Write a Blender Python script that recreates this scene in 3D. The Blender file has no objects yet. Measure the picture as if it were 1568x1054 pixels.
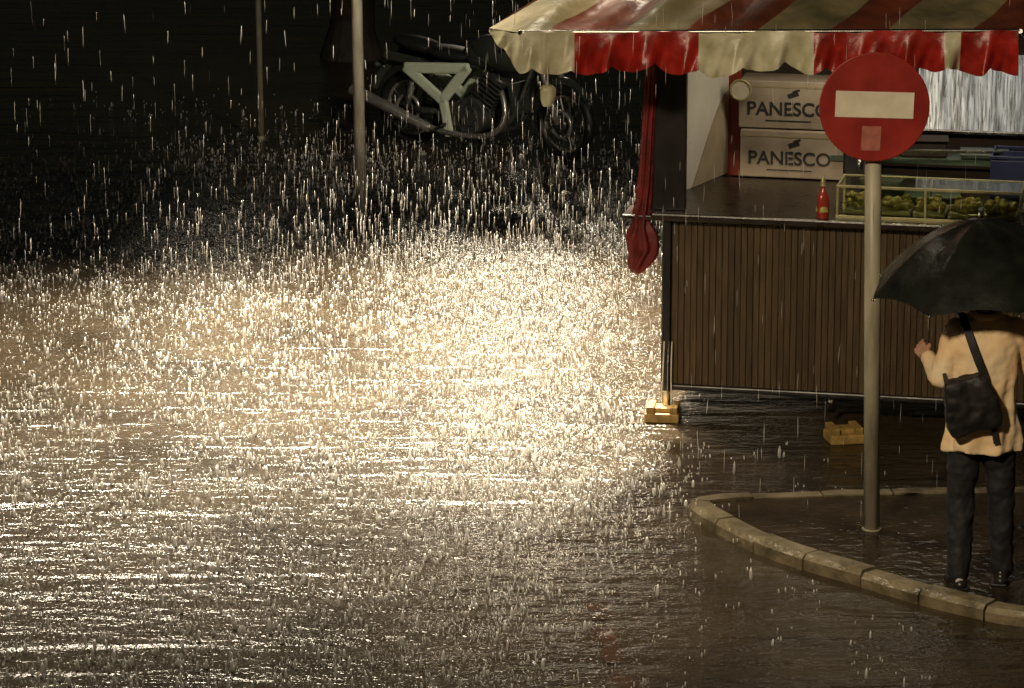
import bpy, bmesh, math, random
import numpy as np
from mathutils import Vector, Matrix, Euler, noise
random.seed(7); rng=np.random.default_rng(11)
sc=bpy.context.scene
COL=sc.collection
R=math.radians

# ------------------------------------------------------------ materials
def M(name,col,rough=.5,metal=0,var=.2,scale=6,bump=0,bscale=40,spec=.5,coat=0,transl=0,col2=None,mapscale=(1,1,1)):
    m=bpy.data.materials.new(name); m.use_nodes=True; nt=m.node_tree; N=nt.nodes; L=nt.links
    b=N['Principled BSDF']; out=N['Material Output']
    tc=N.new('ShaderNodeTexCoord'); mp=N.new('ShaderNodeMapping'); mp.inputs['Scale'].default_value=mapscale
    L.new(tc.outputs['Object'],mp.inputs['Vector'])
    no=N.new('ShaderNodeTexNoise'); no.inputs['Scale'].default_value=scale; no.inputs['Detail'].default_value=6
    L.new(mp.outputs[0],no.inputs['Vector'])
    cr=N.new('ShaderNodeValToRGB'); cr.color_ramp.elements[0].position=.3; cr.color_ramp.elements[1].position=.7
    c=Vector(col); d=c*(1-var) if col2 is None else Vector(col2)
    cr.color_ramp.elements[0].color=(*d,1); e=c*(1+var*.5) if col2 is None else c
    cr.color_ramp.elements[1].color=(min(e[0],1),min(e[1],1),min(e[2],1),1)
    L.new(no.outputs['Fac'],cr.inputs[0]); L.new(cr.outputs[0],b.inputs['Base Color'])
    b.inputs['Metallic'].default_value=metal
    b.inputs['Specular IOR Level'].default_value=spec
    b.inputs['Coat Weight'].default_value=coat
    mr=N.new('ShaderNodeMapRange'); mr.inputs['To Min'].default_value=max(rough-.1,.03); mr.inputs['To Max'].default_value=min(rough+.12,1)
    L.new(no.outputs['Fac'],mr.inputs['Value']); L.new(mr.outputs[0],b.inputs['Roughness'])
    if bump:
        n2=N.new('ShaderNodeTexNoise'); n2.inputs['Scale'].default_value=bscale; n2.inputs['Detail'].default_value=4
        L.new(mp.outputs[0],n2.inputs['Vector'])
        bp=N.new('ShaderNodeBump'); bp.inputs['Distance'].default_value=bump; L.new(n2.outputs['Fac'],bp.inputs['Height'])
        L.new(bp.outputs[0],b.inputs['Normal'])
    if transl:
        tr=N.new('ShaderNodeBsdfTranslucent'); L.new(cr.outputs[0],tr.inputs[0])
        mx=N.new('ShaderNodeMixShader'); mx.inputs[0].default_value=transl
        L.new(b.outputs[0],mx.inputs[1]); L.new(tr.outputs[0],mx.inputs[2]); L.new(mx.outputs[0],out.inputs[0])
    return m

m_black=M('black_metal',(.012,.011,.01),.35)
m_rubber=M('rubber',(.012,.012,.012),.5)
m_steel=M('steel',(.45,.44,.4),.25,1)
m_chrome=M('chrome',(.6,.58,.52),.25,.75,.3,12)
m_greypole=M('galvanised_pole',(.42,.38,.27),.4,.0,.45,4,.0008,60,mapscale=(3,3,.6))
m_whitepole=M('painted_pole',(.74,.7,.56),.35,0,.4,5,mapscale=(3,3,.6))
m_darkpole=M('pole_dark',(.3,.27,.19),.35,.0,.3)
m_red=M('awning_red',(.38,.02,.012),.33,0,.55,9,.006,14,transl=.15)
m_cream=M('awning_cream',(.78,.75,.54),.36,0,.3,8,.006,14,transl=.15,col2=(.45,.41,.24))
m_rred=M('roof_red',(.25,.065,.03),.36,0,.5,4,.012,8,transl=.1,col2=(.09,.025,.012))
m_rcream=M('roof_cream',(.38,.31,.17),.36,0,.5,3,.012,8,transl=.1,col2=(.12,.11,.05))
m_counter=M('counter_top',(.03,.02,.013),.28,0,.5,7,.0008,50)
m_whitewall=M('painted_board',(.8,.77,.68),.5,0,.15,3)
m_darkwall=M('kiosk_wall',(.05,.035,.022),.6,0,.4,4)
m_card=M('cardboard',(.42,.35,.26),.75,0,.3,5,.0006,30)
m_ink=M('print_ink',(.03,.03,.03),.6)
m_signred=M('sign_red',(.32,.022,.014),.42,0,.45,4,.0005,30)
m_signwhite=M('sign_white',(.74,.67,.53),.4,0,.2,7)
m_pink=M('sticker',(.42,.14,.1),.5,0,.3,20)
m_yellow=M('yellow_plastic',(.45,.29,.08),.5,0,.5,14,.002,30)
m_skin=M('skin',(.5,.28,.18),.5,0,.1)
m_hair=M('hair',(.02,.013,.01),.45,0,.3,40,.004,80)
m_trouser=M('trouser_cloth',(.014,.014,.018),.7,0,.3,10,.002,20)
m_shoe=M('shoe_leather',(.02,.018,.016),.3)
m_bag=M('bag_fabric',(.012,.011,.011),.6,0,.3,12,.004,16)
m_umb=M('umbrella_cloth',(.016,.018,.014),.27,0,.5,7,.005,12,transl=.12)
m_bottle=M('bottle_red',(.4,.05,.03),.2)
m_green=M('tray_green',(.06,.09,.055),.3,0,.3)
m_blue=M('crate_blue',(.02,.03,.1),.4,0,.3)
m_gold=M('case_trim',(.45,.41,.2),.3,.3,.3,12)
m_food=M('food',(.6,.48,.12),.6,0,.5,18,.01,40,col2=(.22,.2,.04))
m_paintgreen=M('bike_paint',(.7,.78,.6),.3,0,.1)
m_bikedark=M('bike_dark',(.045,.05,.042),.22)
m_engine=M('engine_alloy',(.12,.12,.11),.35,.6,.5,20)
m_jacket=M('jacket_cloth',(.92,.78,.54),.7,0,.2,4,.004,18,col2=(.8,.47,.2),mapscale=(1,1,.7))

# ------------------------------------------------------------ helpers
def empty(name,loc=(0,0,0),rz=0,rot=None):
    e=bpy.data.objects.new(name,None); COL.objects.link(e); e.location=loc
    e.rotation_euler=rot if rot else (0,0,rz); e.empty_display_size=.2; return e
def fin(name,bm,mat,parent=None,smooth=False,bev=0,seg=2):
    me=bpy.data.meshes.new(name); bmesh.ops.recalc_face_normals(bm,faces=bm.faces); bm.to_mesh(me); bm.free()
    o=bpy.data.objects.new(name,me); COL.objects.link(o)
    for mm in (mat if isinstance(mat,(list,tuple)) else [mat]): me.materials.append(mm)
    if smooth:
        for p in me.polygons: p.use_smooth=True
    if bev:
        b=o.modifiers.new('b','BEVEL'); b.width=bev; b.segments=seg; b.limit_method='ANGLE'
    if parent: o.parent=parent
    return o
def box(name,c,s,mat,parent=None,rot=(0,0,0),bev=.004):
    bm=bmesh.new(); bmesh.ops.create_cube(bm,size=1)
    for v in bm.verts: v.co=Vector((v.co.x*s[0],v.co.y*s[1],v.co.z*s[2]))
    o=fin(name,bm,mat,parent,bev=bev); o.location=c; o.rotation_euler=rot; return o
def bmcone(bm,p1,p2,r1,r2,seg=16):
    p1=Vector(p1);p2=Vector(p2); d=p2-p1
    mt=Matrix.Translation((p1+p2)/2)@d.to_track_quat('Z','Y').to_matrix().to_4x4()
    bmesh.ops.create_cone(bm,cap_ends=True,segments=seg,radius1=r1,radius2=r2,depth=d.length,matrix=mt)
def bmell(bm,c,r,rot=(0,0,0),u=20,v=14):
    mt=Matrix.Translation(c)@Euler(rot).to_matrix().to_4x4()@Matrix.Diagonal((*r,1))
    bmesh.ops.create_uvsphere(bm,u_segments=u,v_segments=v,radius=1,matrix=mt)
def caps(bm,p1,p2,r1,r2):
    bmcone(bm,p1,p2,r1,r2,18); bmell(bm,p1,(r1,)*3); bmell(bm,p2,(r2,)*3)
def cyl(name,p1,p2,r1,mat,parent=None,r2=None,seg=18,bev=0):
    bm=bmesh.new(); bmcone(bm,p1,p2,r1,r1 if r2 is None else r2,seg)
    o=fin(name,bm,mat,parent,smooth=False,bev=bev)
    for p in o.data.polygons: p.use_smooth=len(p.vertices)==4
    return o
def ell(name,c,r,mat,parent=None,rot=(0,0,0)):
    bm=bmesh.new(); bmell(bm,(0,0,0),r); o=fin(name,bm,mat,parent,True); o.location=c; o.rotation_euler=rot; return o
def tube(name,pts,r,mat,parent=None,cyc=False,poly=False):
    cu=bpy.data.curves.new(name,'CURVE'); cu.dimensions='3D'; cu.bevel_depth=r; cu.bevel_resolution=3; cu.use_fill_caps=True
    sp=cu.splines.new('POLY' if poly else 'NURBS'); sp.points.add(len(pts)-1)
    for i,p in enumerate(pts): sp.points[i].co=(*p,1)
    sp.use_cyclic_u=cyc
    if not poly: sp.order_u=3; sp.use_endpoint_u=not cyc; sp.resolution_u=8
    o=bpy.data.objects.new(name,cu); COL.objects.link(o); cu.materials.append(mat)
    if parent: o.parent=parent
    return o
def torus(name,c,RR,r,mat,parent,rot=(R(90),0,0),seg=40,ms=10):
    vs=[];fs=[]
    for i in range(seg):
        a=2*math.pi*i/seg
        for j in range(ms):
            b=2*math.pi*j/ms; q=RR+r*math.cos(b); vs.append((q*math.cos(a),q*math.sin(a),r*math.sin(b)))
            fs.append((i*ms+j,((i+1)%seg)*ms+j,((i+1)%seg)*ms+(j+1)%ms,i*ms+(j+1)%ms))
    me=bpy.data.meshes.new(name); me.from_pydata(vs,[],fs); me.materials.append(mat)
    for p in me.polygons: p.use_smooth=True
    o=bpy.data.objects.new(name,me); COL.objects.link(o); o.location=c; o.rotation_euler=rot; o.parent=parent; return o
def text(name,s,size,loc,rot,mat,parent):
    cu=bpy.data.curves.new(name,'FONT'); cu.body=s; cu.size=size; cu.align_x='CENTER'; cu.align_y='CENTER'; cu.extrude=.001; cu.offset=.002
    o=bpy.data.objects.new(name,cu); COL.objects.link(o); cu.materials.append(mat); o.location=loc; o.rotation_euler=rot; o.parent=parent; return o
def pydata(name,vs,fs,mat,parent=None,smooth=False):
    me=bpy.data.meshes.new(name); me.from_pydata(vs,[],fs)
    for mm in (mat if isinstance(mat,(list,tuple)) else [mat]): me.materials.append(mm)
    if smooth:
        for p in me.polygons: p.use_smooth=True
    o=bpy.data.objects.new(name,me); COL.objects.link(o)
    if parent: o.parent=parent
    return o
def cloud(o,strength,size,depth=2):
    t=bpy.data.textures.new(o.name+'_t','CLOUDS'); t.noise_scale=size; t.noise_depth=depth
    d=o.modifiers.new('d','DISPLACE'); d.texture=t; d.strength=strength; d.mid_level=.5

# ------------------------------------------------------------ camera
H=5.92
cam=bpy.data.cameras.new('camera'); co=bpy.data.objects.new('camera',cam); COL.objects.link(co)
co.location=(0,0,H); co.rotation_euler=(R(90-13.73),0,0); cam.lens=126.3; cam.sensor_width=36; cam.clip_end=500
sc.camera=co

# ------------------------------------------------------------ ground
def wet_ground():
    m=bpy.data.materials.new('wet_asphalt'); m.use_nodes=True; nt=m.node_tree; N=nt.nodes; L=nt.links
    b=N['Principled BSDF']; tc=N.new('ShaderNodeTexCoord')
    def noi(scale,ms,rz=0,det=4,dist=0):
        mp=N.new('ShaderNodeMapping'); mp.inputs['Scale'].default_value=ms; mp.inputs['Rotation'].default_value=(0,0,rz)
        L.new(tc.outputs['Object'],mp.inputs[0]); n=N.new('ShaderNodeTexNoise'); n.inputs['Scale'].default_value=scale; n.inputs['Detail'].default_value=det
        n.inputs['Distortion'].default_value=dist
        L.new(mp.outputs[0],n.inputs['Vector']); return n
    base=noi(1.2,(1,1,1))
    cr=N.new('ShaderNodeValToRGB'); cr.color_ramp.elements[0].color=(.02,.0135,.007,1); cr.color_ramp.elements[1].color=(.055,.04,.023,1)
    cr.color_ramp.elements[0].position=.3; cr.color_ramp.elements[1].position=.7
    L.new(base.outputs['Fac'],cr.inputs[0]); L.new(cr.outputs[0],b.inputs['Base Color'])
    b.inputs['Roughness'].default_value=.18; b.inputs['Specular IOR Level'].default_value=.5
    flow=noi(.8,(.7,4.2,1),R(8),2,.4); med=noi(7,(1,1.6,1),0,3); fine=noi(44,(1,1,1),0,2)
    prev=None
    for n,d in ((flow,.055),(med,.022),(fine,.006)):
        bp=N.new('ShaderNodeBump'); bp.inputs['Distance'].default_value=d; L.new(n.outputs['Fac'],bp.inputs['Height'])
        if prev: L.new(prev.outputs[0],bp.inputs['Normal'])
        prev=bp
    L.new(prev.outputs[0],b.inputs['Normal'])
    return m
m_ground=wet_ground()
S=220
g=pydata('ground',[(-S,-S,0),(S,-S,0),(S,S,0),(-S,S,0)],[(0,1,2,3)],m_ground)

m_streak=M('patchy_orange',(.085,.03,.009),.25,0,.6,4,.02,8,col2=(.03,.02,.011))
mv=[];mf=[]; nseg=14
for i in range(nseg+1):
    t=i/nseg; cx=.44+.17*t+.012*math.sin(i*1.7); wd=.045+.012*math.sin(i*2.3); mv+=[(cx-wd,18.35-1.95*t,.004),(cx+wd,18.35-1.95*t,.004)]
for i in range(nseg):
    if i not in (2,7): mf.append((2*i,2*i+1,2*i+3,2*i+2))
pydata('orange_streak',mv,mf,m_streak)  # thin broken orange streak laid flat on the road

# kerb + pavement
kp=[(7,17.3),(5,17.42),(4,17.55),(3.2,17.75),(2.69,17.96),(2.473,18.09),(2.156,18.37),(1.84,18.72),(1.558,19.02),(1.343,19.32),(1.143,19.71),(1.04,19.95),(1.04,20.1),(1.2,20.2),(1.6,20.27),(2.4,20.35),(4,20.45),(7,20.5)]
def catmull(P,n=8):
    out=[]
    for i in range(len(P)-1):
        p0=Vector(P[max(i-1,0)]);p1=Vector(P[i]);p2=Vector(P[i+1]);p3=Vector(P[min(i+2,len(P)-1)])
        for k in range(n):
            t=k/n; out.append(.5*((2*p1)+(p2-p0)*t+(2*p0-5*p1+4*p2-p3)*t*t+(3*p1-p0-3*p2+p3)*t**3))
    out.append(Vector(P[-1])); return out
cp=catmull(kp)
ds=[0]
for i in range(1,len(cp)): ds.append(ds[-1]+(cp[i]-cp[i-1]).length)
def at(u):
    u=min(max(u,0),ds[-1]-1e-4)
    for i in range(1,len(ds)):
        if ds[i]>=u:
            t=(u-ds[i-1])/(ds[i]-ds[i-1]); p=cp[i-1].lerp(cp[i],t); d=(cp[i]-cp[i-1]).normalized(); return p,Vector((d.y,-d.x))
m_kerb=M('kerb_stone',(.19,.155,.09),.36,0,.65,6,.012,22)
vs=[];fs=[];u=0;KH=.085
while u<ds[-1]-.1:
    ln=.42; n=5; jit=random.uniform(-.008,.008); st=len(vs)
    for k in range(n+1):
        p,nr=at(u+.006+(ln-.012)*k/n)
        w=.125; jj=random.uniform(-.003,.003)
        for q,z in ((p+nr*jj,-.05),(p+nr*jj,KH-.028+jit),(p+nr*.024,KH+jit+jj),(p+nr*w,KH+jit),(p+nr*w,-.05)): vs.append((q.x,q.y,z))
    for k in range(n):
        for j in range(4): a=st+k*5+j; fs.append((a,a+5,a+6,a+1))
    fs.append(tuple(st+j for j in range(5))); fs.append(tuple(st+n*5+4-j for j in range(5)))
    u+=ln
pydata('kerb',vs,fs,m_kerb)
inner=[]
u=0
while u<ds[-1]:
    p,nr=at(u); q=p+nr*.12; inner.append((q.x,q.y,KH-.012)); u+=.15
bm=bmesh.new(); vv=[bm.verts.new(q) for q in inner]; f=bm.faces.new(vv); bmesh.ops.triangulate(bm,faces=[f])
def pave_mat():
    m=M('wet_paving',(.034,.024,.015),.14,0,.6,3); nt=m.node_tree; N=nt.nodes; L=nt.links; b=N['Principled BSDF']
    tc=N.new('ShaderNodeTexCoord'); mp=N.new('ShaderNodeMapping'); mp.inputs['Rotation'].default_value=(0,0,R(-20)); L.new(tc.outputs['Object'],mp.inputs[0])
    br=N.new('ShaderNodeTexBrick'); br.inputs['Scale'].default_value=2.5; br.inputs['Mortar Size'].default_value=.012
    br.inputs['Color1'].default_value=(1,1,1,1);br.inputs['Color2'].default_value=(.8,.8,.8,1);br.inputs['Mortar'].default_value=(0,0,0,1)
    L.new(mp.outputs[0],br.inputs['Vector'])
    n=N.new('ShaderNodeTexNoise'); n.inputs['Scale'].default_value=13; n.inputs['Detail'].default_value=4; L.new(mp.outputs[0],n.inputs['Vector'])
    b1=N.new('ShaderNodeBump'); b1.inputs['Distance'].default_value=.01; L.new(br.outputs['Color'],b1.inputs['Height'])
    b2=N.new('ShaderNodeBump'); b2.inputs['Distance'].default_value=.012; L.new(n.outputs['Fac'],b2.inputs['Height']); L.new(b1.outputs[0],b2.inputs['Normal'])
    L.new(b2.outputs[0],b.inputs['Normal']); return m
fin('pavement',bm,pave_mat())

# ------------------------------------------------------------ kiosk
KO=Vector((.97,22.3,0)); KA=R(-12)
KM=Matrix.Translation(KO)@Matrix.Rotation(KA,4,'Z')
def K(x,y,z): return KM@Vector((x,y,z))
kiosk=empty('market_kiosk',KO,KA)
LW=2.36; CT=1.34
m_woods=[M('slatted_wood_%d'%i,c,.5,0,.5,3,.002,30,mapscale=(14,14,1.2),col2=tuple(q*.45 for q in c)) for i,c in enumerate([(.11,.068,.03),(.09,.056,.025),(.125,.08,.037)])]
vs=[];fs=[];mi=[]; x=.05; pw=.04
while x<LW-.02:
    st=len(vs); d=random.uniform(0,.004)
    for (xx,yy) in ((x,.004),(x+.003,-d),(x+pw-.004,-d),(x+pw-.001,.004)):
        vs+= [(xx,yy,.215),(xx,yy,1.27)]
    q=random.randrange(3)
    for k in range(3): fs.append((st+k*2,st+k*2+2,st+k*2+3,st+k*2+1)); mi.append(q)
    x+=pw
o=pydata('front_slats',vs,fs,m_woods,kiosk)
for p,q in zip(o.data.polygons,mi): p.material_index=q
box('front_backing',(LW/2,.03,.745),(LW,.03,1.07),m_darkwall,kiosk)
box('bottom_rail',(LW/2+.02,-.004,.195),(LW-.06,.05,.038),m_black,kiosk,bev=.01)
box('corner_edge',(.018,-.006,.74),(.05,.05,1.14),m_black,kiosk)
box('left_leg',(.02,.02,.12),(.04,.04,.24),m_steel,kiosk)
box('side_panel',(-.012,.85,.745),(.03,1.6,1.07),m_darkwall,kiosk)
box('right_panel',(LW+.01,.85,.745),(.03,1.6,1.07),m_darkwall,kiosk)
box('floor',(LW/2,.9,.2),(LW-.04,1.7,.05),m_darkwall,kiosk)
box('back_panel',(LW/2,1.78,.85),(LW,.03,1.2),m_darkwall,kiosk)
box('counter',(LW/2-.0,.55,CT-.025),(LW+.16,1.28,.05),m_counter,kiosk,bev=.012)
box('counter_flap',(-.17,.1,CT-.04),(.2,.3,.03),m_counter,kiosk,bev=.008)
box('corner_pillar',(.0,.04,1.88),(.25,.06,1.08),m_black,kiosk,bev=.006)
box('corner_pillar_back',(-.02,1.65,1.9),(.09,.09,1.1),m_black,kiosk)
box('right_pillar',(LW+.06,.04,1.88),(.2,.06,1.08),m_black,kiosk)
box('right_pillar_back',(LW,1.7,1.9),(.09,.09,1.1),m_black,kiosk)
a=Vector((-.06,.42,0)); b_=Vector((.19,1.34,0)); d=b_-a
box('inner_side_board',((a+b_)/2+Vector((0,0,1.94))),(d.length,.02,1.2),m_whitewall,kiosk,rot=(0,0,math.atan2(d.y,d.x)),bev=.003)
bm=bmesh.new(); pts=[]
nrm=Vector((d.y,-d.x,0)).normalized()*.014
e=d.normalized()
prof=[(.36,0),(.93,0),(.93,.56),(.87,.55),(.78,.48),(.67,.37),(.56,.24),(.45,.1)]
vv=[bm.verts.new(a+e*p[0]+nrm+Vector((0,0,CT+.002+p[1]))) for p in prof]; bm.faces.new(vv)
fin('board_shadow_patch',bm,M('beige_board_shadow',(.45,.37,.25),.7,0,.3,4),kiosk)  # beige lower board with its curved shadow painted in, one flat patch
box('red_pillar',(.235,1.35,1.9),(.08,.05,1.15),M('kiosk_red',(.28,.04,.02),.4,0,.3),kiosk)
box('back_wall_l',(.76,1.76,1.95),(1.3,.03,1.2),m_darkwall,kiosk)
box('back_wall_r',(2.25,1.76,1.95),(.22,.03,1.2),m_darkwall,kiosk)
box('back_wall_low',(1.77,1.76,1.47),(.74,.03,.24),m_darkwall,kiosk)
box('back_wall_top',(1.77,1.76,2.33),(.74,.03,.4),m_darkwall,kiosk)
box('window_frame_low',(1.77,1.73,1.6),(.74,.04,.025),m_steel,kiosk)
box('ceiling',(LW/2+.05,.95,2.56),(LW+.1,1.7,.03),m_darkwall,kiosk)
box('shelf',(1.55,1.35,1.5),(1.3,.35,.025),m_green,kiosk)
box('steel_trim',(1.55,1.165,1.5),(1.3,.012,.04),m_green,kiosk)
box('shelf_rail',(1.6,.9,1.62),(.9,.02,.02),m_steel,kiosk,rot=(0,0,R(8)))
box('shelf_support',(1.2,1.3,1.42),(.04,.3,.16),m_black,kiosk)
box('shelf_support2',(2.1,1.3,1.42),(.04,.3,.16),m_black,kiosk)
cyl('tube_lamp',(.5,.75,2.5),(2.0,.75,2.5),.014,m_signwhite,kiosk)
cyl('wall_clock',(.3,1.19,1.93),(.3,1.165,1.93),.065,m_signwhite,kiosk,seg=28)
torus('clock_rim',(.3,1.165,1.93),.066,.008,m_gold,kiosk)
for i,dx in enumerate((-.0,.03,.05)):
    tube('cable_%d'%i,[(.01+dx,-.04,.5),(.005+dx,-.05,.3),(.0+dx*1.3,-.06,.12),(.02+dx,-.08,.02)],.005,m_signwhite if i!=1 else m_steel,kiosk)
# made-up translucent sheet standing in for bright rain seen through the window
m_sheet=M('bright_rain_streaks',(.6,.62,.6),.3,0,.5,9,.01,9,transl=.7,col2=(.06,.065,.06),mapscale=(6,6,.5))
vs=[];fs=[]
for i in range(61):
    x=1.1+i*.025; 
    for j,z in enumerate((1.2,1.6,2.0,2.5)): vs.append((x,2.42+.02*math.sin(i*.9)+.012*math.sin(i*2.3+j),z))
for i in range(60):
    for j in range(3): q=i*4+j; fs.append((q,q+4,q+5,q+1))
pydata('rear_rain_backdrop',vs,fs,m_sheet,kiosk,True)

def bundle(name,prof,mat,parent,c,fold=9,amp=.16,jit=0):
    vs=[];fs=[];n=48
    for k,(z,rx,ry,ox) in enumerate(prof):
        for i in range(n):
            a=2*math.pi*i/n; q=1+amp*math.sin(fold*a+k*.5)+.07*math.sin(3*a+k)+jit*math.sin(5*a+k*2.1)
            vs.append((c[0]+ox+rx*q*math.cos(a),c[1]+ry*q*math.sin(a),z+jit*.15*math.sin(2*a+k)))
    for k in range(len(prof)-1):
        for i in range(n): fs.append((k*n+i,k*n+(i+1)%n,(k+1)*n+(i+1)%n,(k+1)*n+i))
    fs.append(tuple(range(n))); fs.append(tuple((len(prof)-1)*n+i for i in range(n)))
    o=pydata(name,vs,fs,mat,parent,True); s=o.modifiers.new('s','SUBSURF'); s.render_levels=1; return o
m_curt=M('red_curtain',(.17,.012,.009),.55,0,.6,8,.012,16)
bundle('red_curtain',[(2.3,.03,.03,.03),(2.1,.035,.03,.03),(1.9,.035,.035,.015),(1.6,.04,.04,.005),(1.42,.045,.04,-.005),(1.33,.05,.05,-.02),(1.28,.06,.05,-.03),(1.24,.05,.05,-.02),(1.2,.085,.06,-.02),(1.1,.1,.06,-.01),(1.06,.085,.05,.0),(1.02,.075,.05,-.02),(.96,.05,.04,-.04),(.93,.02,.02,-.06)],m_curt,kiosk,(-.13,-.0,0),7,.22,.12)

# awning
P0=Vector((-.14,21.78,2.585)); P1=Vector((.045,21.5,2.60)); P2=Vector((3.02,21.17,2.66))
def awn_path(u):
    if u<0: return P1+(P0-P1)*min(1,-u/.33)
    return P1+(P2-P1).normalized()*u
UL=(P2-P1).length
st_b=[(-.33,.33,0),(.33,1.08,1),(1.08,1.77,0),(1.77,2.54,1),(2.54,2.64,0),(2.64,9,1)]
def stripe(u):
    for a,b,c in st_b:
        if a<=u<b: return c
    return 0
vs=[];fs=[];mi=[]; du=.0125; rows=12
us=np.arange(-.33,UL+.001,du); 
for u in us:
    p=awn_path(u); lobe=.2+.055*abs(math.sin(math.pi*(u-.33)/.25+.25*math.sin(u*3.1)))**.8+.016*math.sin(u*7)+.008*math.sin(u*23)
    if u<0: lobe*=max(.08,1+u/.36)
    for k in range(rows+1):
        t=k/rows
        off=(.045*math.sin(u*2*math.pi/.25+.6+.5*math.sin(u*2.3))+.024*math.sin(u*31+2+t*2)+.014*math.sin(u*67+t*5))*t**1.2+.02*t
        vs.append((p.x,p.y-off,p.z-lobe*t+.008*math.sin(u*9)+.004*math.sin(u*27)))
for i in range(len(us)-1):
    for k in range(rows):
        a=i*(rows+1)+k; fs.append((a,a+rows+1,a+rows+2,a+1)); mi.append(stripe(us[i]+du/2))
aw=pydata('awning_valance',vs,fs,[m_cream,m_red],kiosk,True)
for p,m_ in zip(aw.data.polygons,mi): p.material_index=m_
aw.matrix_parent_inverse=KM.inverted()
BK=Vector((1.0,1.75,.52)); vs=[];fs=[];mi=[]
nu=150; nv=16
def roofp(u,v,back=False):
    p=P1.lerp(P2,u)+BK*v; sag=-.04*math.sin(math.pi*v)*(1+.5*math.sin(u*20)); z=sag+.02*math.sin(u*60+v*3)*math.sin(v*5+1)+.014*math.sin(u*25+v*9)
    return (p.x,p.y,p.z+z*min(1,v*6))
for i in range(nu+1):
    for k in range(nv+1): vs.append(roofp(i/nu,k/nv))
rb=[.16,.62,1.0,1.42,1.86,2.2,2.7]
for i in range(nu):
    for k in range(nv):
        a=i*(nv+1)+k; fs.append((a,a+nv+1,a+nv+2,a+1)); uu=(i+.5)/nu*UL; mi.append(sum(uu>q for q in rb)%2)
base=len(vs)
for k in range(nv+1):
    v=k/nv; q=P0.lerp(P1+BK,v); vs.append((q.x,q.y,q.z-.02*math.sin(math.pi*v)))
for k in range(nv): fs.append((base+k,k,k+1,base+k+1)); mi.append(0)
rf=pydata('awning_roof',vs,fs,[m_rcream,m_rred],kiosk,True); rf.matrix_parent_inverse=KM.inverted()
for p,m_ in zip(rf.data.polygons,mi): p.material_index=m_
q1=P1+BK;q2=P2+BK
bs=pydata('awning_back_slope',[tuple(q1),tuple(q2),(3.7,24.6,2.7),(1.2,24.9,2.7),tuple(P0+Vector((0,.0,0)))],[(0,1,2,3),(0,3,4)],[m_rred],kiosk); bs.matrix_parent_inverse=KM.inverted()
for nm,pts in (('awning_front_bar',[P1+Vector((0,.015,0)),P2+Vector((0,.015,0))]),('awning_arm',[K(0,.05,2.4),P1]),('awning_arm_r',[K(LW,.05,2.4),P2])):
    o=tube(nm,pts,.014,m_steel,kiosk,poly=True); o.matrix_parent_inverse=KM.inverted()
hw=empty('hanging_weight',(.215,21.48,2.2))
tube('cord',[(0,0,.2),(.004,0,.1),(0,0,.08)],.003,m_signwhite,hw)
o=bundle('cup',[(.085,.02,.02,0),(.075,.044,.04,0),(.04,.05,.045,0),(.0,.045,.04,0),(-.03,.032,.03,0),(-.05,.03,.03,0)],m_cream,hw,(0,0,0),5,.06)

# goods
m_tape=M('tape',(.4,.33,.2),.3)
for i,(z,ox,dy) in enumerate(((CT+.165,0,0),(CT+.165+.325,-.02,.03))):
    e_=empty('cardboard_box',K(.66+ox,1.35+dy,z),KA+R(1.5*i-1))
    box('carton',(0,0,0),(.72,.32,.315),m_card,e_,bev=.006)
    box('tape',(0,-.161,.12),(.72,.002,.012),m_tape,e_,bev=0)
    text('print','PANESCO',.125,(-.03,-.163,-.03),(R(90),0,0),m_ink,e_)
    box('print_mark',(.0,-.1625,.07),(.07,.003,.03),m_ink,e_,rot=(0,R(-20),0),bev=0)
    box('print_mark2',(.02,-.1625,.095),(.05,.003,.015),m_ink,e_,rot=(0,R(-20),0),bev=0)
    box('print_line',(-.03,-.1625,-.105),(.3,.003,.006),m_ink,e_,bev=0)
bt=empty('sauce_bottle',K(1.0,-.0,CT),0)
bundle('body',[(0,.036,.036,0),(.01,.04,.04,0),(.12,.04,.04,0),(.15,.03,.03,0),(.17,.017,.017,0),(.2,.015,.015,0)],m_bottle,bt,(0,0,0),2,.0)
bundle('cap',[(.2,.018,.018,0),(.235,.018,.018,0),(.25,.008,.008,0),(.28,.004,.004,0)],m_gold,bt,(0,0,0),2,0)
bundle('label',[(.04,.0415,.0415,0),(.1,.0415,.0415,0)],M('label',(.5,.45,.12),.4),bt,(0,0,0),2,0)
m_glass=bpy.data.materials.new('glass'); m_glass.use_nodes=True
pb=m_glass.node_tree.nodes['Principled BSDF']; pb.inputs['Transmission Weight'].default_value=1; pb.inputs['Roughness'].default_value=.05; pb.inputs['IOR'].default_value=1.1; pb.inputs['Base Color'].default_value=(.85,.9,.75,1)
dc=empty('display_case',K(1.66,.2,CT),KA)
W,D,HH=1.14,.36,.2
for sx in (-W/2,-.02,W/2): 
    for sy in (-D/2,D/2): box('post',(sx,sy,HH/2),(.014,.014,HH),m_gold,dc,bev=.001)
for sy in (-D/2,D/2):
    for z in (.008,HH): box('rail',(0,sy,z),(W+.02,.016,.016),m_gold,dc,bev=.001)
for sx in (-W/2,W/2): box('rail_side',(sx,0,HH),(.014,D,.014),m_gold,dc,bev=.001)
box('front_glass',(0,-D/2+.012,HH/2),(W-.02,.004,HH-.03),m_glass,dc,bev=0)
box('top_glass',(0,0,HH+.003),(W-.02,D-.03,.004),m_glass,dc,bev=0)
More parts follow.
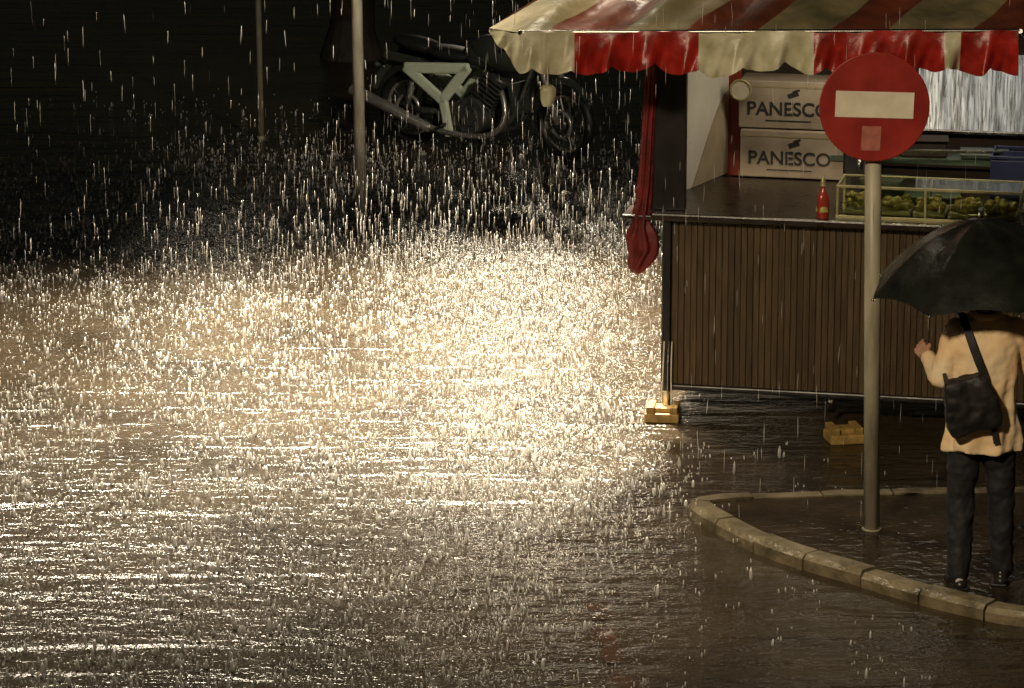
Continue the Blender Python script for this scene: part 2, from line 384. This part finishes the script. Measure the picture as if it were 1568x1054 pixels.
for i in range(5):
    box('tray',(-W/2+.13+i*.22,0,.03),(.2,.28,.03),m_gold,dc)
    bm=bmesh.new()
    for j in range(30): bmell(bm,(random.uniform(-.085,.085),random.uniform(-.12,.12),random.uniform(0,.05)),(random.uniform(.015,.035),random.uniform(.015,.03),.02),(0,0,random.random()*3),10,8)
    o=fin('food',bm,m_food,dc,True); o.location=(-W/2+.13+i*.22,0,.055)
cr_=empty('plastic_crate',K(2.13,.95,CT),KA)
box('base',(0,0,.01),(.3,.36,.02),m_blue,cr_)
for s_ in (-1,1):
    box('side',(s_*.145,0,.15),(.012,.36,.28),m_blue,cr_)
    box('end',(0,s_*.175,.13),(.3,.012,.26),m_blue,cr_)
    box('rim',(0,s_*.18,.28),(.32,.02,.02),m_blue,cr_)
for nm,x,y,z,s,mm in (('food_container',1.3,.75,CT+.06,(.26,.2,.12),m_green),('metal_tray',1.62,.7,CT+.02,(.34,.28,.04),m_green),('food_container',1.5,1.32,1.57,(.3,.2,.11),m_darkwall),('metal_tray',1.9,1.3,1.535,(.3,.26,.035),m_green)):
    e_=empty(nm,K(x,y,z),KA+R(random.uniform(-8,8)))
    box('body',(0,0,0),s,mm,e_,bev=.012); box('lip',(0,0,s[2]/2),(s[0]+.02,s[1]+.02,.008),mm,e_,bev=.003)
e_=empty('coffee_machine',K(1.12,1.1,CT),KA)
box('body',(0,0,.15),(.22,.3,.3),m_black,e_,bev=.015); box('top',(0,-.02,.31),(.24,.32,.03),m_darkwall,e_,bev=.008); cyl('spout',(0,-.17,.2),(0,-.17,.13),.015,m_steel,e_)

for x,y,r in ((.965,22.2,-8),(2.075,21.68,10)):
    e_=empty('levelling_block',(x,y,0),R(r))
    box('base',(0,0,.03),(.22,.2,.06),m_yellow,e_,bev=.008)
    box('top_l',(-.075,0,.08),(.05,.19,.045),m_yellow,e_,bev=.006); box('top_r',(.075,0,.08),(.05,.19,.045),m_yellow,e_,bev=.006)
    box('saddle',(0,0,.075),(.1,.12,.03),m_yellow,e_,bev=.005)
o=cyl('jack_post',K(1.08,.03,.08),K(1.08,.03,.2),.02,m_steel,kiosk); o.matrix_parent_inverse=KM.inverted()

# ------------------------------------------------------------ no entry sign
sg=empty('no_entry_sign',(2.035,19.5,KH-.012)); 
cyl('pole',(0,0,0),(-.052,.0,2.62),.046,m_greypole,sg,seg=28)
cyl('base_collar',(0,0,0),(0,0,.012),.056,m_darkpole,sg,seg=28,bev=.003)
ZC=2.44
cyl('disc',(-.05,-.085,ZC-.002),(-.05,-.073,ZC-.002),.298,m_signred,sg,seg=72)
torus('disc_rim',(-.05,-.079,ZC-.002),.297,.006,m_signred,sg,seg=80)
box('white_bar',(-.05,-.0875,ZC+.012),(.43,.004,.145),m_signwhite,sg,rot=(0,R(1.5),0),bev=.001)
box('sticker',(-.065,-.0875,ZC-.175),(.105,.003,.135),m_pink,sg,rot=(0,R(2),0),bev=0)
for z in (ZC-.15,ZC+.15): box('bracket',(-.05,-.06,z),(.14,.03,.03),m_steel,sg)

# ------------------------------------------------------------ lamp posts
def lamp(x,y,r,h,mat,lean=0,arm=.9,adir=1):
    e_=empty('street_lamp',(x,y,0),rot=(0,R(lean),0))
    cyl('post',(0,0,0),(0,0,h),r,mat,e_,r2=r*.85,seg=24)
    cyl('foot',(0,0,0),(0,0,.04),r*1.1,mat,e_,r2=r*1.05,seg=24)
    tube('arm',[(0,0,h-.05),(0,0,h+.25),(adir*arm*.4,0,h+.4),(adir*arm,0,h+.42)],r*.5,mat,e_)
    ell('head',(adir*(arm+.15),0,h+.4),(.28,.11,.07),m_steel,e_)
    return e_
lamp(-1.225,28.6,.047,5.6,m_whitepole,-.6)
lamp(-2.27,32.0,.03,4.8,m_darkpole,-.3,.6,-1)

# ------------------------------------------------------------ motorcycle
def moto(loc,rz,paint,sc_=1.0,steer=-14):
    e_=empty('motorcycle',loc,rz); e_.scale=(sc_,)*3
    WB=1.38; WR=.29
    def wheel(x,par,front):
        torus('tyre',(x,0,WR),WR-.038,.04,m_rubber,par,seg=56)
        torus('rim',(x,0,WR),WR-.08,.014,m_chrome,par,seg=56)
        cyl('hub',(x,-.06,WR),(x,.06,WR),.04,m_engine,par)
        torus('brake_disc',(x,-.05,WR),.1,.014,m_chrome,par)
        bm=bmesh.new()
        for i in range(10):
            a=2*math.pi*i/10; bmcone(bm,(x,0,WR),(x+(WR-.08)*math.cos(a),0,WR+(WR-.08)*math.sin(a)),.012,.008,6)
        fin('wheel_spokes',bm,m_engine,par)
    wheel(0,e_,False)
    fr=empty('front_end',(WB,0,0)); fr.parent=e_; fr.rotation_euler=(0,0,R(steer))
    wheel(0,fr,True)
    for s in (-1,1):
        cyl('fork',(0,s*.085,WR),(-.22,s*.085,.82),.027,m_chrome,fr)
        tube('grip',[(-.2,s*.08,.84),(-.22,s*.2,.9),(-.3,s*.34,.88)],.014,m_chrome,fr)
        cyl('mirror_stem',(-.24,s*.25,.89),(-.2,s*.32,1.05),.005,m_chrome,fr)
        ell('mirror',(-.2,s*.33,1.07),(.015,.06,.035),m_chrome,fr)
    tube('front_fender',[(.24,0,WR+.2),(.1,0,WR+.315),(-.08,0,WR+.32),(-.22,0,WR+.22)],.035,m_bikedark,fr)
    ell('headlamp',(-.1,0,.8),(.11,.1,.1),m_chrome,fr)
    box('yoke',(-.2,0,.8),(.06,.2,.04),m_black,fr,rot=(0,R(-20),0))
    cyl('crankcase',(.62,-.15,.3),(.62,.15,.3),.14,m_engine,e_,seg=28,bev=.015)
    cyl('clutch_cover',(.62,-.17,.3),(.62,-.15,.3),.08,m_engine,e_,seg=28,bev=.008)
    cyl('gearbox',(.48,-.13,.29),(.48,.13,.29),.1,m_engine,e_,seg=24,bev=.012)
    for i in range(7): box('cylinder_fin',(.70+.018*i,0,.4+.03*i),(.2,.24,.014),m_engine,e_,rot=(0,R(30),0),bev=.002)
    cyl('cylinder',(.68,0,.36),(.82,0,.6),.08,m_engine,e_)
    box('radiator',(.98,0,.45),(.05,.24,.24),m_bikedark,e_,rot=(0,R(-12),0),bev=.01)
    for s in (-1,1):
        tube('frame_tube',[(1.14,s*.03,.78),(1.06,s*.08,.5),(.95,s*.12,.24),(.75,s*.13,.14),(.4,s*.12,.15),(.32,s*.12,.3)],.02,m_engine,e_)
        tube('top_tube',[(1.14,s*.03,.8),(.8,s*.07,.68),(.3,s*.1,.64),(-.15,s*.1,.7)],.016,m_bikedark,e_)
        cyl('swingarm',(0,s*.08,WR),(.38,s*.1,.3),.025,m_engine,e_)
        cyl('shock',(.03,s*.11,WR+.02),(.12,s*.11,.62),.024,m_chrome,e_)
        T=[(.06,s*.15,.62),(.6,s*.15,.66),(.38,s*.15,.4)]
        for a_,b2 in ((0,1),(1,2),(2,0)):
            p,q=Vector(T[a_]),Vector(T[b2]); c=(p+q)/2; dd=q-p
            box('side_frame',c,(dd.length+.05,.035,.085),paint,e_,rot=(0,-math.atan2(dd.z,dd.x),0),bev=.02)
        box('side_frame_leg',(.415,s*.15,.27),(.08,.035,.3),paint,e_,rot=(0,R(-12),0),bev=.02)
        box('tail_panel',(-.02,s*.1,.68),(.34,.03,.07),m_bikedark,e_,rot=(0,R(6),0),bev=.015)
        cyl('footpeg',(.42,s*.14,.22),(.42,s*.26,.22),.014,m_rubber,e_)
    bm=bmesh.new(); bmell(bm,(.84,0,.77),(.3,.16,.14),(0,R(8),0)); bmell(bm,(.68,0,.75),(.2,.13,.11)); fin('tank',bm,m_bikedark,e_,True)
    bm=bmesh.new(); bmell(bm,(.38,0,.74),(.28,.14,.055),(0,R(4),0)); bmell(bm,(.08,0,.78),(.24,.12,.06),(0,R(8),0)); fin('seat',bm,M('seat_vinyl',(.014,.014,.013),.55),e_,True)
    tube('rear_fender',[(.14,0,.64),(-.08,0,.66),(-.26,0,.58),(-.34,0,.42)],.035,m_bikedark,e_)
    ell('tail_lamp',(-.3,0,.6),(.03,.05,.03),m_bikedark,e_)
    tube('exhaust_pipe',[(.86,-.08,.5),(.95,-.12,.35),(.85,-.15,.16),(.5,-.16,.14),(.25,-.17,.19)],.022,m_chrome,e_)
    cyl('silencer',(.28,-.18,.18),(-.42,-.2,.42),.036,m_chrome,e_,r2=.048,bev=.006)
    cyl('stand',(.4,.12,.2),(.46,.28,.0),.01,m_steel,e_)
    tube('chain',[(0,.07,WR+.04),(.45,.1,.34),(.45,.1,.25),(0,.07,WR-.04)],.006,m_engine,e_,cyc=True,poly=True)
    return e_
moto((-.90,31.8,0),R(-32),m_paintgreen,1.17)

# ------------------------------------------------------------ tree behind
tr=empty('plane_tree',(-1.65,36.7,0))
m_bark=M('bark',(.05,.04,.03),.8,0,.4,6,.02,14)
bm=bmesh.new(); bmcone(bm,(0,0,0),(.1,0,4.6),.24,.15,16); bmcone(bm,(0,0,-.02),(0,0,.3),.34,.24,16)
tips=[]
for i in range(9):
    a=i*2.4; L_=random.uniform(1.2,2); p=Vector((.1,0,4.0+.1*i)); q=p+Vector((math.cos(a)*L_,math.sin(a)*L_,random.uniform(.8,1.8))); bmcone(bm,p,q,.08,.03,8); tips.append(q)
fin('trunk',bm,m_bark,tr)
vs=[];fs=[]
for t in tips:
    for k in range(260):
        c=t+Vector([random.gauss(0,.5) for _ in range(3)]); c.z=max(c.z,4.6)
        a=Vector([random.gauss(0,1) for _ in range(3)]).normalized()*.09; b2=a.cross(Vector([random.gauss(0,1) for _ in range(3)])).normalized()*.06
        i0=len(vs); vs+=[tuple(c+a),tuple(c+b2),tuple(c-a),tuple(c-b2)]; fs.append((i0,i0+1,i0+2,i0+3))
pydata('crown',vs,fs,M('leaves',(.05,.08,.025),.5,0,.5),tr)

# ------------------------------------------------------------ person
PX,PY,PZ=2.50,18.45,KH-.012
man=empty('person_with_bag',(PX,PY,PZ))
def rm(name,bm,mat,vox,sm=4,par=man,disp=0,dsize=.1):
    o=fin(name,bm,mat,par,True); r=o.modifiers.new('r','REMESH'); r.mode='VOXEL'; r.voxel_size=vox; r.use_smooth_shade=True
    if sm: s=o.modifiers.new('s','SMOOTH'); s.iterations=sm; s.factor=.5
    if disp: cloud(o,disp,dsize)
    return o
sh_l=(-.165,0,1.42); sh_r=(.165,0,1.42)
el_l=(-.225,-.02,1.16); ha_l=(-.29,.19,1.23)
el_r=(.27,.05,1.18); ha_r=(.165,.27,1.36)
hip_l=(-.085,0,.88); hip_r=(.085,0,.88); kn_l=(-.1,.03,.5); kn_r=(.115,.02,.5); an_l=(-.105,-.02,.1); an_r=(.135,.05,.1)
bm=bmesh.new()
bmell(bm,(0,.02,1.62),(.075,.092,.115)); bmell(bm,(0,.06,1.57),(.055,.06,.07)); caps(bm,(0,0,1.42),(0,.01,1.56),.056,.05)
bmell(bm,(0,.118,1.61),(.012,.018,.02)); 
for s in (-1,1): bmell(bm,(s*.076,.015,1.61),(.012,.02,.032))
bmell(bm,(0,0,1.25),(.15,.1,.22)); bmell(bm,(0,0,1.0),(.14,.1,.16)); bmell(bm,(0,0,1.39),(.17,.09,.08))
for a_,b2,c in ((sh_l,el_l,ha_l),(sh_r,el_r,ha_r)): caps(bm,a_,b2,.052,.04); caps(bm,b2,c,.04,.027)
for a_,b2,c in ((hip_l,kn_l,an_l),(hip_r,kn_r,an_r)): caps(bm,a_,b2,.085,.055); caps(bm,b2,c,.055,.036)
rm('body',bm,m_skin,.01,3)
for s in (-1,1):
    ell('eye',(s*.03,.105,1.635),(.012,.008,.008),m_signwhite,man); ell('iris',(s*.03,.112,1.635),(.005,.003,.005),m_ink,man)
    tube('brow',[(s*.015,.112,1.655),(s*.03,.113,1.66),(s*.048,.1,1.655)],.004,m_hair,man)
ell('mouth',(0,.118,1.562),(.022,.006,.006),M('lips',(.35,.1,.08),.4),man)
bm=bmesh.new(); bmell(bm,(0,-.005,1.655),(.086,.098,.1)); bmell(bm,(0,-.045,1.6),(.075,.06,.1)); rm('hair',bm,m_hair,.01,2,disp=.015,dsize=.03)
bm=bmesh.new()
prof=[(.77,.2,.148),(.8,.2,.148),(.9,.192,.142),(1.0,.175,.132),(1.12,.17,.128),(1.25,.182,.128),(1.36,.193,.122),(1.43,.183,.108),(1.475,.13,.09),(1.5,.075,.075)]
n=72; rings=[]
for z,rx,ry in prof:
    fa=.075*max(0,min(1,(1.4-z)/.5))
    rr_=[]
    for i in range(n):
        a=2*math.pi*i/n; q=1+fa*(math.sin(7*a+z*5)+.6*math.sin(12*a-z*9)); rr_.append(bm.verts.new((rx*q*math.copysign(abs(math.cos(a))**.8,math.cos(a)),ry*q*math.sin(a),z+.01*math.sin(5*a))))
    rings.append(rr_)
for k in range(len(rings)-1):
    for i in range(n): bm.faces.new((rings[k][i],rings[k][(i+1)%n],rings[k+1][(i+1)%n],rings[k+1][i]))
bm.faces.new(rings[0]); bm.faces.new(rings[-1])
caps(bm,(-.15,0,1.41),el_l,.075,.06); caps(bm,el_l,Vector(el_l).lerp(Vector(ha_l),.8),.06,.044)
caps(bm,(.15,0,1.41),el_r,.075,.06); caps(bm,el_r,Vector(el_r).lerp(Vector(ha_r),.8),.06,.044)
rm('jacket',bm,m_jacket,.008,1,disp=.03,dsize=.12)
tube('collar',[(.07*math.cos(a),.0+.07*math.sin(a),1.5) for a in np.linspace(0,2*math.pi,14)[:-1]],.022,m_jacket,man,cyc=True)
bm=bmesh.new(); bmell(bm,(0,0,.88),(.17,.125,.13))
for a_,b2,c in ((hip_l,kn_l,an_l),(hip_r,kn_r,an_r)):
    caps(bm,a_,b2,.1,.073); caps(bm,b2,(c[0],c[1],.09),.073,.06)
rm('trousers',bm,m_trouser,.01,3,disp=.03,dsize=.08)
for (x,y,z),rz in ((an_l,8),(an_r,-10)):
    bm=bmesh.new(); bmell(bm,(0,-.01,.055),(.042,.05,.055)); bmell(bm,(0,.09,.035),(.046,.105,.036)); bmell(bm,(0,-.03,.03),(.04,.05,.03))
    o=rm('shoe',bm,m_shoe,.007,3); o.location=(x,y,0); o.rotation_euler=(0,0,R(rz))
    o=box('sole',(x,y,.008),(.085,.25,.016),m_rubber,man,rot=(0,0,R(rz)),bev=.007); o.location=(x+.0,y+.055,.008)
ell('shoe_reflector',(an_l[0],an_l[1]-.055,.05),(.022,.006,.018),M('grey_patch',(.5,.5,.48),.3),man)
def hand(name,base,dirv,palmn,curl,side):
    d=Vector(dirv).normalized(); nn=Vector(palmn); nn=(nn-d*nn.dot(d)).normalized(); w=d.cross(nn).normalized()*side
    B=Vector(base); bm=bmesh.new()
    caps(bm,B-d*.03,B+d*.02,.026,.027)
    for k in range(4):
        off=(k-1.5)*.019; caps(bm,B+w*off*.6+d*.0,B+w*off+d*.07,.014,.0125)
    lens=[.038,.043,.041,.032]
    for k in range(4):
        p=B+w*(k-1.5)*.02+d*.072; ang=0
        for j,(lf,rr) in enumerate(((1,.0095),(.72,.0085),(.55,.0075))):
            ang+=curl[j]; dd=d*math.cos(ang)+nn*math.sin(ang); q=p+dd*lens[k]*lf; caps(bm,p,q,rr,rr*.9); p=q
    p=B-w*.022+d*.01; q=p-w*.025+d*.03+nn*.012; caps(bm,p,q,.013,.0115); r=q+d*.028+nn*.02+w*.004; caps(bm,q,r,.0105,.009); s=r+nn*.015+w*.014+d*.008; caps(bm,r,s,.009,.0075)
    return rm(name,bm,m_skin,.0035,2)
hand('left_hand',ha_l,(-.25,.7,.3),(.7,.2,-.5),(.35,.45,.35),1)
hand('right_hand',ha_r,(-.45,.75,.12),(-.8,-.45,0),(.9,1.1,.9),-1)
bm=bmesh.new(); bmesh.ops.create_cube(bm,size=1); bmesh.ops.subdivide_edges(bm,edges=bm.edges,cuts=3,use_grid_fill=True)
for v in bm.verts:
    x,y,z=v.co; wz=1-.45*max(0,z+.1); v.co=Vector((x*.3*wz,y*.13*(1-.5*abs(z)),z*.31))
o=fin('bag',bm,m_bag,man,True); s=o.modifiers.new('s','SUBSURF'); s.render_levels=3; s.levels=2; cloud(o,.04,.11)
o.location=(-.09,-.18,1.06); o.rotation_euler=(R(4),R(-16),0)
def strap(name,pts,w):
    P=[Vector(p) for p in pts]; vs=[];fs=[]; cpp=catmull([tuple(p) for p in P],8)
    for i,p in enumerate(cpp):
        d=(cpp[min(i+1,len(cpp)-1)]-cpp[max(i-1,0)]).normalized(); s=d.cross(Vector((0,-1,.3))).normalized()*w/2
        vs+=[tuple(p-s),tuple(p+s)]
    for i in range(len(cpp)-1): fs.append((2*i,2*i+1,2*i+3,2*i+2))
    o=pydata(name,vs,fs,m_bag,man); so=o.modifiers.new('s','SOLIDIFY'); so.thickness=.008; return o
strap('strap_left',[(-.13,.05,1.5),(-.125,-.06,1.5),(-.1,-.145,1.41),(-.06,-.175,1.3),(-.02,-.175,1.2),(-.03,-.195,1.15)],.04)
strap('strap_low',[(-.17,-.17,1.02),(-.2,-.13,1.1),(-.22,-.08,1.2)],.02)
strap('strap_tail',[(.03,-.18,1.03),(.04,-.175,.93),(.055,-.175,.84)],.03)

# ------------------------------------------------------------ umbrella
um=empty('umbrella',(2.47,18.6,2.05),rot=(R(3),R(-4),0))
Ru=.6; nr=8; seg=96; rings=16; vs=[(0,0,0)];fs=[]
for k in range(1,rings+1):
    t=k/rings
    for i in range(seg):
        a=2*math.pi*i/seg+.2; ph=(nr*(a-.2)/(2*math.pi))%1; mid=math.sin(math.pi*ph)
        r=Ru*t*(1-.09*mid*t*t); z=-.36*(t**1.9)-.03*mid*(t*(1-t))*2+.025*mid*t**3+.006*math.sin(5*a+t*9)*t
        vs.append((r*math.cos(a),r*math.sin(a),z))
for i in range(seg): fs.append((0,1+i,1+(i+1)%seg))
for k in range(rings-1):
    for i in range(seg): a=1+k*seg+i; b2=1+k*seg+(i+1)%seg; fs.append((a,a+seg,b2+seg,b2))
o=pydata('canopy',vs,fs,m_umb,um,True)
for j in range(nr):
    a=2*math.pi*j/nr+.2
    pts=[(Ru*t*math.cos(a),Ru*t*math.sin(a),-.36*t**1.9-.012) for t in np.linspace(.02,1.0,10)]
    tube('rib',pts,.0035,m_steel,um,poly=True)
    ell('rib_tip',(Ru*1.005*math.cos(a),Ru*1.005*math.sin(a),-.365),(.008,.008,.008),m_steel,um)
    t=.45; tube('stretcher',[(0,0,-.32),(Ru*t*math.cos(a),Ru*t*math.sin(a),-.36*t**1.9-.01)],.0025,m_steel,um,poly=True)
cyl('ferrule',(0,0,-.01),(0,0,.05),.007,m_steel,um,r2=.004)
top=Vector((2.47,18.6,2.05)); grip=Vector((PX,PY,PZ))+Vector(ha_r)+Vector((-.055,.06,.01))
o=cyl('shaft',top,grip,.006,m_steel,um); Mi=(Matrix.Translation((2.47,18.6,2.05))@Euler((R(3),R(-4),0)).to_matrix().to_4x4()).inverted(); o.matrix_parent_inverse=Mi
dn=(grip-top).normalized(); hp=[grip+dn*-.06,grip+dn*.06,grip+dn*.1+Vector((.01,0,0)),grip+dn*.125+Vector((.03,0,0)),grip+dn*.1+Vector((.055,0,0))]
o=tube('handle',hp,.012,m_black,um); o.matrix_parent_inverse=Mi

# ------------------------------------------------------------ rain
def water_mat():
    m=bpy.data.materials.new('rain_water'); m.use_nodes=True; nt=m.node_tree; N=nt.nodes; L=nt.links
    for n in list(N):
        if n.type!='OUTPUT_MATERIAL': N.remove(n)
    out=[n for n in N if n.type=='OUTPUT_MATERIAL'][0]
    tl=N.new('ShaderNodeBsdfTranslucent'); tl.inputs[0].default_value=(.95,.93,.9,1)
    df=N.new('ShaderNodeBsdfDiffuse'); df.inputs[0].default_value=(.9,.88,.85,1)
    gl=N.new('ShaderNodeBsdfGlossy'); gl.inputs['Roughness'].default_value=.3; gl.inputs[0].default_value=(.95,.95,.95,1)
    a=N.new('ShaderNodeMixShader'); a.inputs[0].default_value=.5; L.new(tl.outputs[0],a.inputs[1]); L.new(df.outputs[0],a.inputs[2])
    b=N.new('ShaderNodeMixShader'); b.inputs[0].default_value=.2; L.new(a.outputs[0],b.inputs[1]); L.new(gl.outputs[0],b.inputs[2])
    L.new(b.outputs[0],out.inputs[0]); return m
m_rain=water_mat()
def spindles(name,P,h,w,mat,lean=.06,lo=.2,hi=.7):
    n=len(P); ang=rng.uniform(0,1.57,n); V=np.zeros((n,10,3)); ln=rng.normal(0,lean,(n,2))*h[:,None]
    V[:,0]=P
    for r_,(b,wf) in enumerate(((lo,1.0),(hi,.85))):
        for j in range(4):
            a=ang+j*math.pi/2; q=1+r_*4+j
            V[:,q,0]=P[:,0]+w*wf*np.cos(a)+ln[:,0]*b; V[:,q,1]=P[:,1]+w*wf*np.sin(a)+ln[:,1]*b; V[:,q,2]=P[:,2]+h*b
    V[:,9]=P; V[:,9,0]+=ln[:,0]; V[:,9,1]+=ln[:,1]; V[:,9,2]+=h
    tri=[]
    for j in range(4):
        k=(j+1)%4; tri+=[[0,1+k,1+j],[1+j,1+k,5+k],[1+j,5+k,5+j],[5+j,5+k,9]]
    tri=np.array(tri)
    F=(tri[None]+(np.arange(n)*10)[:,None,None]).reshape(-1,3)
    me=bpy.data.meshes.new(name); me.from_pydata(V.reshape(-1,3).tolist(),[],F.tolist()); me.materials.append(mat)
    me.polygons.foreach_set('use_smooth',[True]*len(me.polygons))
    o=bpy.data.objects.new(name,me); COL.objects.link(o); return o
cs,sn=math.cos(KA),math.sin(KA)
def klocal(P):
    dx=P[:,0]-KO.x; dy=P[:,1]-KO.y; return dx*cs+dy*sn, -dx*sn+dy*cs
def mask(P):
    lx,ly=klocal(P)
    under=(lx>-.05)&(ly>-.75)&(ly<2.2)&(lx<2.6)
    keep=~under
    edge=.75-.25*np.clip(21.5-P[:,1],0,4)
    pr=np.clip(1-(P[:,0]-edge)/.7,.07,1); pr=np.where(P[:,1]<22.6,pr,1)
    keep&=rng.random(len(P))<pr
    keep&=~((P[:,0]>2.1)&(P[:,1]<19.2)&(P[:,1]>17.9))
    keep&=~((P[:,1]>28)&(rng.random(len(P))>np.clip(1-(P[:,1]-28)/5,.08,1)))
    pn=np.array([noise.noise(Vector((p[0]*1.1,p[1]*.7,3.3))) for p in P]); keep&=rng.random(len(P))<np.clip(.85+1.1*pn,.3,1)
    return keep
n=20000
C=np.stack([rng.uniform(-5.2,2.2,n),rng.uniform(16.6,34,n),np.zeros(n)],1); C=C[mask(C)]; m0=len(C)
size=rng.gamma(1.3,.62,m0)+.2
h=size*.027+.008; w=rng.uniform(.004,.0075,m0)*np.clip(size,.6,1.6)
spindles('rain_splashes',C,np.minimum(h,.09),w,m_rain,.05)
rep=2; P=np.repeat(C,rep,0); sz=np.repeat(size,rep)
P[:,0]+=rng.normal(0,.03,len(P)); P[:,1]+=rng.normal(0,.04,len(P)); P[:,2]=rng.exponential(.04,len(P))*sz+.004
spindles('rain_droplets',P,rng.uniform(.008,.032,len(P)),rng.uniform(.0025,.0055,len(P)),m_rain,.08,.25,.75)
n=6500
P=np.stack([rng.uniform(-6,4.5,n),rng.uniform(19,36,n),rng.uniform(.02,3.4,n)],1)
lx,ly=klocal(P); k=~((lx>-1.0)&(ly>-1.0)&(ly<2.15)&(lx<2.7)&(P[:,2]<3.3))
k&=~((P[:,0]<-.3)&(rng.random(n)>.35)); k&=~((P[:,1]>27)&(P[:,0]<-.6)&(rng.random(n)>.12))
P=P[k]
# denser low curtain of long drops over the flooded street
n=2600
Q=np.stack([rng.normal(-.5,1.3,n),rng.normal(25.2,2.2,n),rng.uniform(.02,.8,n)],1)
lx,ly=klocal(Q); Q=Q[~((lx>-.4)&(ly>-1.0)&(ly<2.15))&(Q[:,1]>20)&(Q[:,1]<30)]
hh=np.concatenate([rng.uniform(.05,.16,len(P)),rng.uniform(.06,.15,len(Q))]); ww=np.concatenate([rng.uniform(.0008,.0016,len(P)),rng.uniform(.0012,.0026,len(Q))])
spindles('rain',np.concatenate([P,Q]),hh,ww,m_rain,.03,.3,.7)
n=700
t=rng.random(n); lx=1.2+t*1.2; P=np.array([tuple(K(a,2.3+rng.uniform(-.1,.06),b)) for a,b in zip(lx,rng.uniform(1.3,2.5,n))])
spindles('roof_runoff',P,rng.uniform(.03,.16,n),rng.uniform(.0012,.003,n),m_rain,.05)

# ------------------------------------------------------------ lights
def spot(name,loc,tgt,energy,ang,blend,col,rad=.12,scale=(1,1,1)):
    l=bpy.data.lights.new(name,'SPOT'); l.energy=energy; l.spot_size=R(ang); l.spot_blend=blend; l.color=col; l.shadow_soft_size=rad
    o=bpy.data.objects.new(name,l); COL.objects.link(o); o.location=loc; d=Vector(tgt)-Vector(loc); o.rotation_euler=d.to_track_quat('-Z','Y').to_euler(); o.scale=scale; return o
wm=(1,.86,.64)
spot('floodlight_a',(.1,44,4.7),(.1,25.2,0),1500,9,1,wm,.4)
spot('floodlight_b',(-4.0,44,5.0),(-1.5,24.4,0),200,9,1,wm,.4)
spot('rain_fill_a',(-1.0,29.5,11),(.15,24.2,0),56000,35,1,wm,.5)  # added unseen spot that brightens the splashes at the centre
spot('rain_fill_b',(-3.8,28,10),(-2.4,23.0,0),22000,42,1,wm,.5)  # added wider spot, brightens splashes further left
spot('rain_fill_c',(-3.0,24,10),(-1.6,19.6,0),6000,46,1,wm,.5)  # added spot that lifts the near drops without road glare
spot('street_light_front',(-3,8,8.5),(2.6,20.2,1.2),4300,34,.8,(1,.81,.55),.5)
spot('bike_post_fill',(6,12,9),(-.75,30.4,1.0),6000,12,1,(1,.88,.68),.4)  # added fill spot for the motorcycle and posts
spot('runoff_backlight',K(1.4,5.6,3.6),K(1.75,2.3,1.75),700,60,.8,(1,.95,.88),.15)  # added spot lighting the runoff and rain backdrop from behind
l=bpy.data.lights.new('kiosk_lamp','AREA'); l.energy=9; l.shape='RECTANGLE'; l.size=1.5; l.size_y=.1; l.color=(1,.86,.64)
o=bpy.data.objects.new('kiosk_lamp',l); COL.objects.link(o); o.location=K(1.25,.75,2.47); o.rotation_euler=(0,0,KA)

sun=bpy.data.lights.new('moon','SUN'); sun.energy=.012; sun.angle=R(10); sun.color=(1,.9,.75)
so=bpy.data.objects.new('moon',sun); COL.objects.link(so); so.rotation_euler=(R(50),0,R(-30))
w_=bpy.data.worlds.new('World'); sc.world=w_; w_.use_nodes=True; nt=w_.node_tree
sk=nt.nodes.new('ShaderNodeTexSky'); sk.sky_type='NISHITA'; sk.sun_disc=False; sk.sun_elevation=R(3); sk.sun_rotation=R(150)
bg=nt.nodes['Background']; nt.links.new(sk.outputs[0],bg.inputs[0]); bg.inputs[1].default_value=.006
sc.view_settings.view_transform='Standard'; sc.view_settings.look='None'; sc.view_settings.exposure=0
